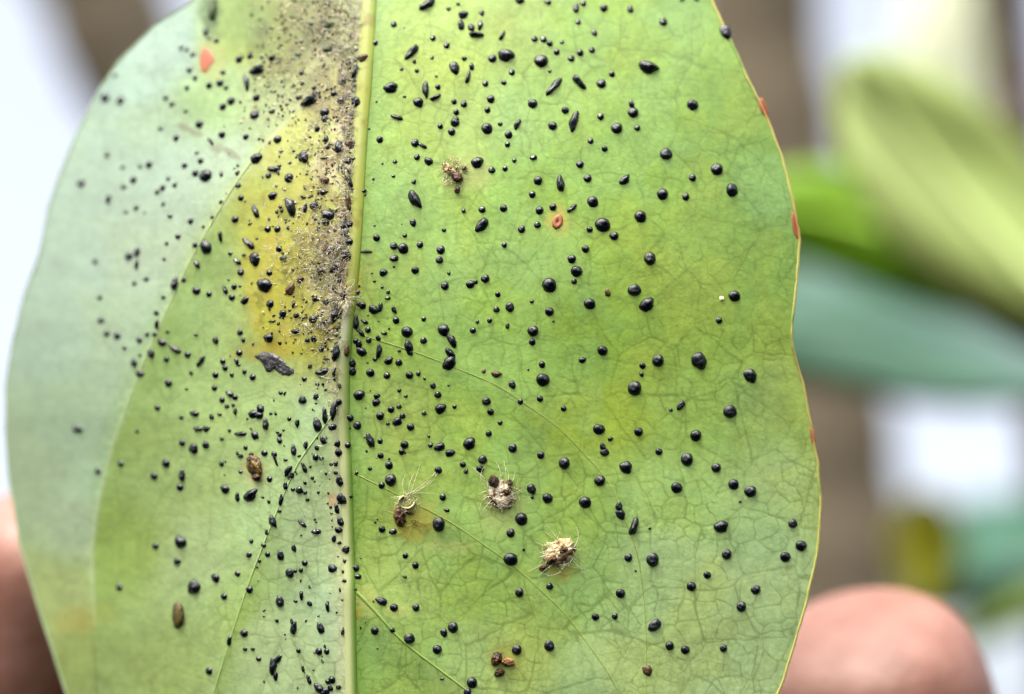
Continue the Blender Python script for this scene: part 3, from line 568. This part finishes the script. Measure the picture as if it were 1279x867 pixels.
def clump(name, x, y, rx, ry, t, h, cols, material, parent, seed, lump=.35, n=26, rings=9):
    """an uneven crusty heap: dome with pits and knobs, colour changing from flake to flake"""
    r_ = random.Random(seed); ca, sa = math.cos(R(t)), math.sin(R(t)); V, cc, fs = [], [], []
    nz = lambda a, q, s: float(fbm(np.array([a * 40. + s]), np.array([q * 40. + 3 * s]), 14, 300 + seed, 3)[0])
    for i in range(rings):
        q = 1 - i / rings
        for k_ in range(n):
            a = 2 * math.pi * k_ / n; X, Y = q * math.cos(a), q * math.sin(a); w_ = nz(X + 3, Y + 3, seed % 9)
            g = 1 + .55 * (nz(math.cos(a) + 5, math.sin(a) + 5, 2) - .5) * q
            xx, yy = x + g * (X * rx * ca - Y * ry * sa), y + g * (X * rx * sa + Y * ry * ca)
            hh = h * (math.sqrt(max(0, 1 - q * q)) * (1 - lump) + lump * w_ * 1.6 * (1 - q ** 6)) - (.03 if i == 0 else 0)
            V.append(world(xx, yy, Dtop(xx, yy) - hh)); c = cols[int(min(.999, max(0, (w_ - .5) * 2.2 + .5 + .25 * (r_.random() - .5))) * len(cols))]; cc.append(lin(c) * .9)
    V.append(world(x, y, Dtop(x, y) - h)); cc.append(lin(cols[-1]))
    for i in range(rings - 1):
        for k_ in range(n): fs.append((i * n + k_, i * n + (k_ + 1) % n, (i + 1) * n + (k_ + 1) % n, (i + 1) * n + k_))
    for k_ in range(n): fs.append(((rings - 1) * n + k_, (rings - 1) * n + (k_ + 1) % n, rings * n))
    me = mesh(name, V, fs); setcol(me, np.array(cc)); return link(name, me, material, parent, smooth=False)
TAN = [(70, 50, 30), (140, 118, 80), (186, 168, 124), (160, 140, 98), (214, 202, 166)]
WHITE = [(74, 56, 38), (168, 154, 126), (206, 198, 176), (186, 174, 146), (228, 222, 206)]
DARK = [(22, 14, 10), (48, 30, 18), (88, 56, 30)]
RUSTY = [(30, 17, 11), (62, 38, 22), (94, 64, 38)]
def wool(x, y, r0, n, lo, hi, cols, sd, h=.35, ang=None, spread=math.pi):
    r_ = random.Random(sd); out = []
    for q in range(n):
        a = r_.uniform(0, 6.283) if ang is None else ang + r_.uniform(-spread, spread)
        rr = r0 * math.sqrt(r_.random()); out.append((x + math.cos(a) * rr, y + math.sin(a) * rr, a + r_.gauss(0, .9), r_.uniform(lo, hi), r_.gauss(0, 1.9), r_.uniform(.04, h), lin(cols[r_.randrange(len(cols))])))
    return out
WC = [(236, 230, 205), (214, 205, 165), (245, 242, 228), (188, 174, 120)]
def husk_thing(name, x, y, label, group='empty husks stuck to the leaf'):
    t = empty(name, world(x, y, Dtop(x, y))); tag(t, label, 'husk', group); return t
# white woolly one
t = husk_thing('woolly_husk', 625, 612, 'white woolly insect husk with a dark head end, trailing long pale hairs')
clump('husk_body', 626, 618, 19, 15, 65, .48, WHITE, M_HUSK, t, 1)
clump('dark_shell', 617, 602, 10, 7, 70, .72, DARK, M_DARKBIT, t, 2, n=14, rings=6); clump('dark_shell', 637, 603, 4, 4, 0, .5, RUSTY, M_DARKBIT, t, 3, n=10, rings=5); clump('dark_shell', 632, 614, 6, 4, 30, .66, DARK, M_DARKBIT, t, 4, n=10, rings=5)
o = fibres('wax_hairs', wool(626, 617, 19, 150, 4, 12, WC, 5, .42) + wool(625, 612, 16, 22, 22, 40, WC, 6, .4), M_WOOL, t); o['kind'] = 'stuff'
# tan one
t = husk_thing('woolly_husk', 697, 692, 'tan woolly insect husk with two brown patches and fine spreading hairs')
clump('husk_body', 699, 690, 21, 14, -35, .5, TAN, M_HUSK, t, 7)
clump('dark_shell', 690, 699, 9, 6, -40, .72, RUSTY, M_DARKBIT, t, 8, n=14, rings=6); clump('dark_shell', 704, 687, 7, 4, -30, .74, RUSTY, M_DARKBIT, t, 9, n=12, rings=5); clump('dark_shell', 679, 709, 6, 4, -10, .3, RUSTY, M_DARKBIT, t, 10, n=10, rings=5)
o = fibres('wax_hairs', wool(699, 690, 19, 150, 4, 12, WC, 11, .42) + wool(700, 688, 16, 20, 22, 40, WC, 12, .4), M_WOOL, t); o['kind'] = 'stuff'
# ring-shaped one
t = husk_thing('ring_husk', 505, 632, 'pale hollow ring-shaped husk with a dark brown crust below it')
def ringpart(x, y, rx, ry, th, cols, parent):
    V, fs, cc = [], [], []; n, m = 26, 7
    for i in range(n):
        a = 2 * math.pi * i / n
        for j in range(m):
            b = 2 * math.pi * j / m; xx = x + (rx + th * math.cos(b)) * math.cos(a); yy = y + (ry + th * math.cos(b)) * math.sin(a)
            V.append(world(xx, yy, Dtop(xx, yy) - .12 - .22 * math.sin(b) - .1 * math.sin(a * 2))); cc.append(lin(cols[(i * 3 + j) % len(cols)]))
    for i in range(n):
        for j in range(m if i < 18 else 0): fs.append((i * m + j, i * m + (j + 1) % m, (i + 1) % n * m + (j + 1) % m, (i + 1) % n * m + j))
    me = mesh('husk_ring', V, fs); setcol(me, np.array(cc)); return link('husk_ring', me, M_HUSK, parent)
ringpart(508, 627, 9.5, 8.0, 1.5, [(196, 190, 146), (170, 166, 110), (206, 200, 166), (150, 150, 92)], t)
clump('husk_floor', 507, 627, 9, 8, 0, .15, [(150, 158, 96), (186, 184, 120), (206, 204, 150)], M_HUSK, t, 13, n=16, rings=5)
clump('dark_crust', 499, 646, 12, 8, 80, .5, RUSTY, M_DARKBIT, t, 14, n=18, rings=6); clump('dark_crust', 511, 640, 6, 2.6, 15, .35, RUSTY, M_DARKBIT, t, 15, n=12, rings=5)
o = fibres('wax_hairs', wool(507, 630, 13, 80, 4, 10, WC, 16, .3) + wool(511, 622, 8, 14, 26, 48, WC, 17, .5, -1.25, .5) + wool(512, 645, 8, 12, 22, 36, [(205, 190, 110), (190, 170, 90)], 18, .25, .9, .6), M_WOOL, t); o['kind'] = 'stuff'
# small tuft high up
t = husk_thing('tuft_husk', 570, 218, 'small brown tuft of crumbled husk with a ragged beige top')
clump('husk_body', 562, 212, 11, 6, 35, .4, TAN, M_HUSK, t, 19, n=18, rings=6); clump('dark_crust', 571, 221, 8, 7, 60, .5, RUSTY, M_DARKBIT, t, 20, n=16, rings=6); clump('dark_crust', 580, 210, 3.5, 3, 0, .35, RUSTY, M_DARKBIT, t, 21, n=10, rings=5); clump('dark_crust', 571, 237, 4.5, 4, 80, .35, DARK, M_DARKBIT, t, 22, n=12, rings=5)
o = fibres('wax_hairs', wool(566, 215, 15, 120, 4, 11, WC + [(150, 130, 84)], 23, .35), M_WOOL, t); o['kind'] = 'stuff'
# brown pair at the bottom, with a thin pale hair between
t = husk_thing('brown_husk', 630, 822, 'pair of rust brown husks beside a black scale insect, low on the green half')
clump('husk_lobe', 620, 823, 9, 6.5, 115, .55, RUSTY, M_DARKBIT, t, 24, n=18, rings=6); clump('husk_lobe', 634, 827, 9, 6, 10, .45, [(70, 48, 28), (118, 84, 48), (150, 112, 70)], M_DARKBIT, t, 25, n=18, rings=6); clump('husk_lobe', 624, 840, 7, 5.5, -30, .4, RUSTY, M_DARKBIT, t, 26, n=14, rings=6)
# brown ones of the pale half
t = husk_thing('brown_husk', 317, 585, 'brown oval husk with two nearly black ends among small black scales')
clump('husk_body', 318, 582, 15, 9, 70, .5, [(52, 40, 18), (92, 72, 32), (126, 100, 50)], M_DARKBIT, t, 27, n=18, rings=7); clump('dark_end', 320, 596, 6, 4.5, 10, .55, DARK, M_DARKBIT, t, 28, n=12, rings=5); clump('dark_end', 314, 575, 6, 4.5, 70, .5, DARK, M_DARKBIT, t, 29, n=12, rings=5)
o = clump('brown_husk', 222, 768, 17, 7.5, 90, .5, [(46, 44, 20), (66, 60, 28), (84, 74, 36)], M_DARKBIT, None, 30, lump=.1, n=20, rings=8)
tag(o, 'brown teardrop-shaped husk standing upright, alone on the outer pale half', 'husk', 'empty husks stuck to the leaf')
# beads and scab
M_BEAD = mat('honeydew', (.75, .85, .45, 1), rough=.12, spec=.5, coat=.6)
me = dome(50, .02); me.materials.append(M_BEAD); o = bpy.data.objects.new('honeydew_droplet', me); C.objects.link(o); o.matrix_world = place([901.5, 373, 3, 3, 0, 'k'])
tag(o, 'tiny pale shining droplet touching a black scale insect near the yellow edge', 'droplet')
M_SCAB = mat('scab', (.035, .037, .042, 1), rough=.38, spec=.5, bump=(2600, .0002, .8), noise=(2200, (.008, .008, .009, 1), (.06, .06, .064, 1)))
o = patch('grey_scab', [(q[0] / 4.919 + 200, q[1] / 4.919 + 420) for q in [(568,122),(600,104),(640,88),(690,100),(735,122),(765,150),(780,178),(828,200),(826,232),(800,252),(768,242),(735,232),(708,212),(692,196),(672,225),(648,218),(632,180),(612,150)]], .12, lambda q, x, y: (0, 0, 0), M_SCAB, None, rough=.09, seed=4, n_in=6)
tag(o, 'dark grey glinting scab with a ragged outline at the foot of the yellow patch', 'scab')
# mould fuzz over the fed-out strip
r_ = random.Random(31); sd_ = []; MC = [(246, 242, 228), (232, 226, 206), (214, 202, 176), (240, 234, 214), (186, 168, 132), (250, 248, 242)]
def fuzz(x0, y0, sx, sy, n, lo=4, hi=11, h=.25):
    for q in range(n):
        x = r_.gauss(x0, sx); y = r_.gauss(y0, sy)
        if y < -25: y = -y
        if x > float(interp(MID, y)) - midw(y) * .9: x = 2 * float(interp(MID, y)) - 22 - x
        sd_.append((x, y, r_.uniform(0, 6.283), r_.uniform(lo, hi), r_.gauss(0, 1.5), r_.uniform(.02, h), lin(MC[r_.randrange(len(MC))]) * .8))
fuzz(420, 20, 22, 36, 280); fuzz(405, 330, 20, 20, 260, h=.5); fuzz(436, 300, 5, 120, 200, h=.4); fuzz(430, 80, 12, 60, 260); fuzz(405, 180, 26, 40, 260); fuzz(432, 210, 7, 90, 320); fuzz(400, 300, 22, 30, 360, h=.4); fuzz(420, 345, 14, 30, 260); fuzz(365, 330, 18, 16, 110); fuzz(350, 45, 25, 30, 40); fuzz(395, 410, 24, 14, 130); fuzz(345, 110, 22, 26, 110); fuzz(420, 480, 6, 26, 60)
for q in range(70): a = r_.uniform(0, 6.283); sd_.append((430 + 14 * r_.random() * math.cos(a), 372 + 14 * r_.random() * math.sin(a), a, r_.uniform(8, 20), r_.gauss(0, 1.4), .5, lin(MC[q % 6])))
o = fibres('mould_fuzz', sd_, M_WOOL, None, rad=.36)
tag(o, 'pale tan mould fuzz on the yellowed strip beside the midrib', 'mould', kind='stuff')
# crumbs caught in the mould
V, Fs, cc = [], [], []; nv = 0
CR = [(92, 72, 40), (160, 144, 104), (44, 34, 20), (190, 180, 146), (84, 92, 40), (60, 58, 28)]
for q in range(620):
    x0, y0, sx, sy = r_.choice([(412, 25, 26, 34), (432, 200, 8, 110), (405, 190, 24, 50), (402, 310, 22, 40), (360, 40, 28, 30), (390, 405, 26, 18), (350, 120, 24, 26)])
    x, y = r_.gauss(x0, sx), abs(r_.gauss(y0, sy))
    if x > float(interp(MID, y)) - 10 or x < 300: continue
    m_ = place([x, y, r_.uniform(.9, 3.0), r_.uniform(.8, 2.0), r_.uniform(0, 180), 'b']); c = lin(CR[r_.randrange(6)])
    base = PROTO['b']['long'][q % 3]; vv = [v.co for v in base.vertices][::1]
    pick = [(math.cos(k_ * 1.047) * (1 + .3 * (r_.random() - .5)), math.sin(k_ * 1.047) * (1 + .3 * (r_.random() - .5)), -.1) for k_ in range(6)] + [(.6 * math.cos(k_ * 1.047 + .4), .6 * math.sin(k_ * 1.047 + .4), .6 + .3 * r_.random()) for k_ in range(6)] + [(0, 0, .9)]
    for v in pick: V.append(m_ @ Vector(v)); cc.append(c)
    for k_ in range(6):
        Fs.append((nv + k_, nv + (k_ + 1) % 6, nv + 6 + (k_ + 1) % 6, nv + 6 + k_)); Fs.append((nv + 6 + k_, nv + 6 + (k_ + 1) % 6, nv + 12))
    nv += 13
me = mesh('mould_crumbs', V, Fs); setcol(me, np.array(cc)); o = link('mould_crumbs', me, M_HUSK, None)
tag(o, 'brown and beige crumbs caught in the mould beside the midrib', 'crumbs', kind='stuff')

# ------------------------------------------------------------------ HAND holding the leaf from behind (mm in the leaf's plane: x, y, depth)
M_SKIN = mat('skin', rough=.48, spec=.35, sss=.35, noise=(260, (.19, .088, .064, 1), (.265, .138, .106, 1)), bump=(900, .0003, .6))
HV = [  # x, y, d, radius
 (2,-176,62,27),(0,-150,60,27),(-2,-122,58,30),(-12,-100,56,24),(10,-100,56,24),            # wrist, palm
 (30,-102,54,15),(40,-80,44,12.5),(38,-50,34,12.8),(32.5,-32,27,12.4),(29.3,-23.5,24.5,11.6),   # thumb 5..9
 (-34,-84,58,11.5),(-46,-54,52,10.8),(-46,-35,40,10.4),(-44.5,-22.5,36,10),(-43,-13.5,34,9.2),          # index 10..14
 (-16,-82,60,11.5),(-24,-54,64,9.8),(-23,-44,46,8.8),(-21,-54,34,8.2),(-19,-62,32,7.4),      # middle 15..19 curled behind
 (4,-82,62,11),(0,-56,66,9.4),(0,-48,50,8.4),(1,-58,38,7.8),(2,-65,36,7),                    # ring
 (20,-86,62,10),(18,-66,66,8.2),(17,-60,53,7.4),(16,-68,42,6.8),(16,-74,40,6)]               # little
HE = [(0,1),(1,2),(2,3),(2,4),(4,5),(5,6),(6,7),(7,8),(8,9),(3,10),(10,11),(11,12),(12,13),(13,14),(3,15),(15,16),(16,17),(17,18),(18,19),(4,20),(20,21),(21,22),(22,23),(23,24),(4,25),(25,26),(26,27),(27,28),(28,29)]
hm = bpy.data.meshes.new('hand'); hm.from_pydata([cw(v[0], v[1], v[2]) for v in HV], HE, [])
hand = bpy.data.objects.new('person_hand', hm); C.objects.link(hand)
sk = hand.modifiers.new('skin', 'SKIN'); sk.use_smooth_shade = True; sk.branch_smoothing = .6
lay = hm.skin_vertices[0].data
for i, v in enumerate(HV): lay[i].radius = (v[3] * MM * .95,) * 2; lay[i].use_root = (i == 2)
ss = hand.modifiers.new('subd', 'SUBSURF'); ss.levels = ss.render_levels = 3
dg = bpy.context.evaluated_depsgraph_get(); ev = hand.evaluated_get(dg); nm = bpy.data.meshes.new_from_object(ev); bpy.data.objects.remove(hand)
hand = link('person_hand', nm, M_SKIN, None)
tag(hand, 'bare hand behind the leaf, thumb tip and index finger showing past its edges', 'hand')

# ------------------------------------------------------------------ BACKGROUND: twigs and leaves of the same bush, far out of focus
M_BARK = mat('bark', rough=.85, spec=.2, noise=(14, tup((90, 82, 68)), tup((106, 97, 80))), bump=(60, .003, .4))
M_DBARK = mat('dark_bark', rough=.85, spec=.2, noise=(60, tup((44, 36, 32)), tup((82, 66, 56))), bump=(80, .006, .8))
def branch(name, pl, D, material, label, group=None, twigs=()):
    """pl: (px, py, half width px) of the trunk at depth D mm"""
    pts_, rad = [], []
    for k_ in range(len(pl) - 1):
        for s in range(6):
            u = s / 6; a, b = pl[k_], pl[k_ + 1]; pts_.append(world(a[0] + (b[0] - a[0]) * u, a[1] + (b[1] - a[1]) * u, D)); rad.append((a[2] + (b[2] - a[2]) * u) * PX * MM * (FOCUS + D) / FOCUS * (1 + .06 * math.sin(k_ * 6 + s * 1.7)))
    pts_.append(world(pl[-1][0], pl[-1][1], D)); rad.append(pl[-1][2] * PX * MM * (FOCUS + D) / FOCUS)
    t = empty(name, pts_[-1]); tag(t, label, 'branch', group); link('trunk', tube_mesh('trunk', pts_, rad, 20), material, t)
    for (x, y, x2, y2, w1) in twigs:
        a, b = world(x, y, D), world(x2, y2, D + 120); link('twig', tube_mesh('twig', [a, a.lerp(b, .5) + Vector((0, 0, .01)), b], [w1 * PX * MM * (FOCUS + D) / FOCUS * f for f in (1, .8, .5)], 10), material, t)
    return t
branch('tree_branch', [(880,-420,78),(935,-60,78),(965,200,84),(1010,480,92),(1045,720,100),(1085,1000,112),(1120,1400,125)], 620, M_BARK, 'thick blurred grey-brown stem rising behind the dotted leaf on its green side', 'stems behind the leaf', [(1000,1250,700,1050,30)])
branch('tree_branch', [(40,-420,80),(112,-60,80),(152,60,74),(215,200,62),(330,500,70),(480,900,90),(560,1400,110)], 520, M_BARK, 'olive-brown blurred stem behind the upper rim of the pale half', 'stems behind the leaf')
branch('tree_branch', [(1205,-380,36),(1256,-20,30),(1270,120,30),(1296,330,36),(1350,800,50),(1400,1400,60)], 420, M_DBARK, 'dark thin stem in the upper corner beyond the bright sky gap', 'stems behind the leaf')

def bleaf(name, spine, width, D0, D1, curl, col, label, rough=.4, trans=.3, spec=.5, mid=None, roll=0, fold=.15):
    """a broad leaf: spine px polyline from tip to base, half width px, depth from D0 to D1, curl mm across, roll = tilt of the blade about its spine"""
    sp = np.array(spine, float); n, m = 28, 15; t = np.linspace(0, 1, n); q = np.linspace(0, 1, len(sp))
    X = np.interp(t, q, sp[:, 0]); Y = np.interp(t, q, sp[:, 1])
    for _ in range(3): X[1:-1] = (X[:-2] + X[1:-1] * 2 + X[2:]) / 4; Y[1:-1] = (Y[:-2] + Y[1:-1] * 2 + Y[2:]) / 4
    tx, ty = np.gradient(X), np.gradient(Y); l = np.hypot(tx, ty); nx_, ny_ = -ty / l, tx / l; V, fs = [], []
    for i in range(n):
        wv = width * (math.sin(math.pi * min(1, t[i] * .93 + .035)) ** .75)
        for j in range(m):
            s = -1 + 2 * j / (m - 1); Dd = D0 + (D1 - D0) * t[i] + curl * s * s + roll * s + fold * abs(s) * 10 + 2 * math.sin(5 * t[i] + 3 * s)
            V.append(world(X[i] + nx_[i] * wv * s, Y[i] + ny_[i] * wv * s, Dd))
    for i in range(n - 1):
        for j in range(m - 1): fs.append((i * m + j, i * m + j + 1, (i + 1) * m + j + 1, (i + 1) * m + j))
    r0 = empty(name, V[(n - 1) * m + m // 2]); tag(r0, label, 'leaf', 'blurred leaves behind the dotted leaf')
    ma = mat(name + '_green', rough=rough, spec=spec, noise=(70, tup(col, .82), tup(col, 1.08)), trans=trans)
    if spec > .7: ma.node_tree.nodes['Principled BSDF'].inputs['Coat Weight'].default_value = .55; ma.node_tree.nodes['Principled BSDF'].inputs['Coat Roughness'].default_value = .3
    o = link('leaf_blade', mesh('leaf_blade', V, fs), ma, r0); sm = o.modifiers.new('thick', 'SOLIDIFY'); sm.thickness = .0005
    cpts = [V[i * m + m // 2] - (M_CAM.to_3x3() @ Vector((0, 0, -1))) * .0004 for i in range(n)]
    link('midrib', tube_mesh('midrib', cpts, [.0006 + .0010 * k_ / n for k_ in range(n)], 8), mat(name + '_rib', tup(mid or tuple(min(255, c + 22) for c in col))), r0)
    return r0
bleaf('blurred_leaf', [(1062,72),(1120,150),(1200,250),(1290,350),(1390,450)], 104, 140, 132, 3, (140, 158, 88), 'large pale yellow-green blurred leaf slanting down from its pointed tip', trans=.2)
bleaf('blurred_leaf', [(880,262),(1000,262),(1110,290),(1200,340),(1330,400)], 72, 185, 200, 6, (128, 170, 40), 'bright grass-green blurred leaf under the big pale one', trans=.5)
bleaf('blurred_leaf', [(1330,480),(1200,446),(1090,405),(960,395),(820,400)], 84, 250, 230, 20, (34, 76, 48), 'dark blue-green blurred leaf with a sky sheen on its upper side', rough=.3, trans=.05, spec=.8, roll=30)
bleaf('blurred_leaf', [(1130,760),(1200,705),(1290,690),(1420,680)], 78, 380, 350, 34, (40, 80, 60), 'teal blurred leaf beside the yellow spot, low on the bright gap', rough=.3, trans=.1, roll=-20)
bleaf('blurred_leaf', [(1150,612),(1155,650),(1158,700),(1150,760)], 46, 270, 275, 4, (214, 212, 56), 'small yellow blurred leaf hanging above the thumb', trans=.2)
bleaf('blurred_leaf', [(1170,820),(1230,785),(1300,752),(1400,720)], 22, 300, 300, 3, (130, 160, 62), 'narrow olive blurred leaf just above the pale corner', trans=.35)
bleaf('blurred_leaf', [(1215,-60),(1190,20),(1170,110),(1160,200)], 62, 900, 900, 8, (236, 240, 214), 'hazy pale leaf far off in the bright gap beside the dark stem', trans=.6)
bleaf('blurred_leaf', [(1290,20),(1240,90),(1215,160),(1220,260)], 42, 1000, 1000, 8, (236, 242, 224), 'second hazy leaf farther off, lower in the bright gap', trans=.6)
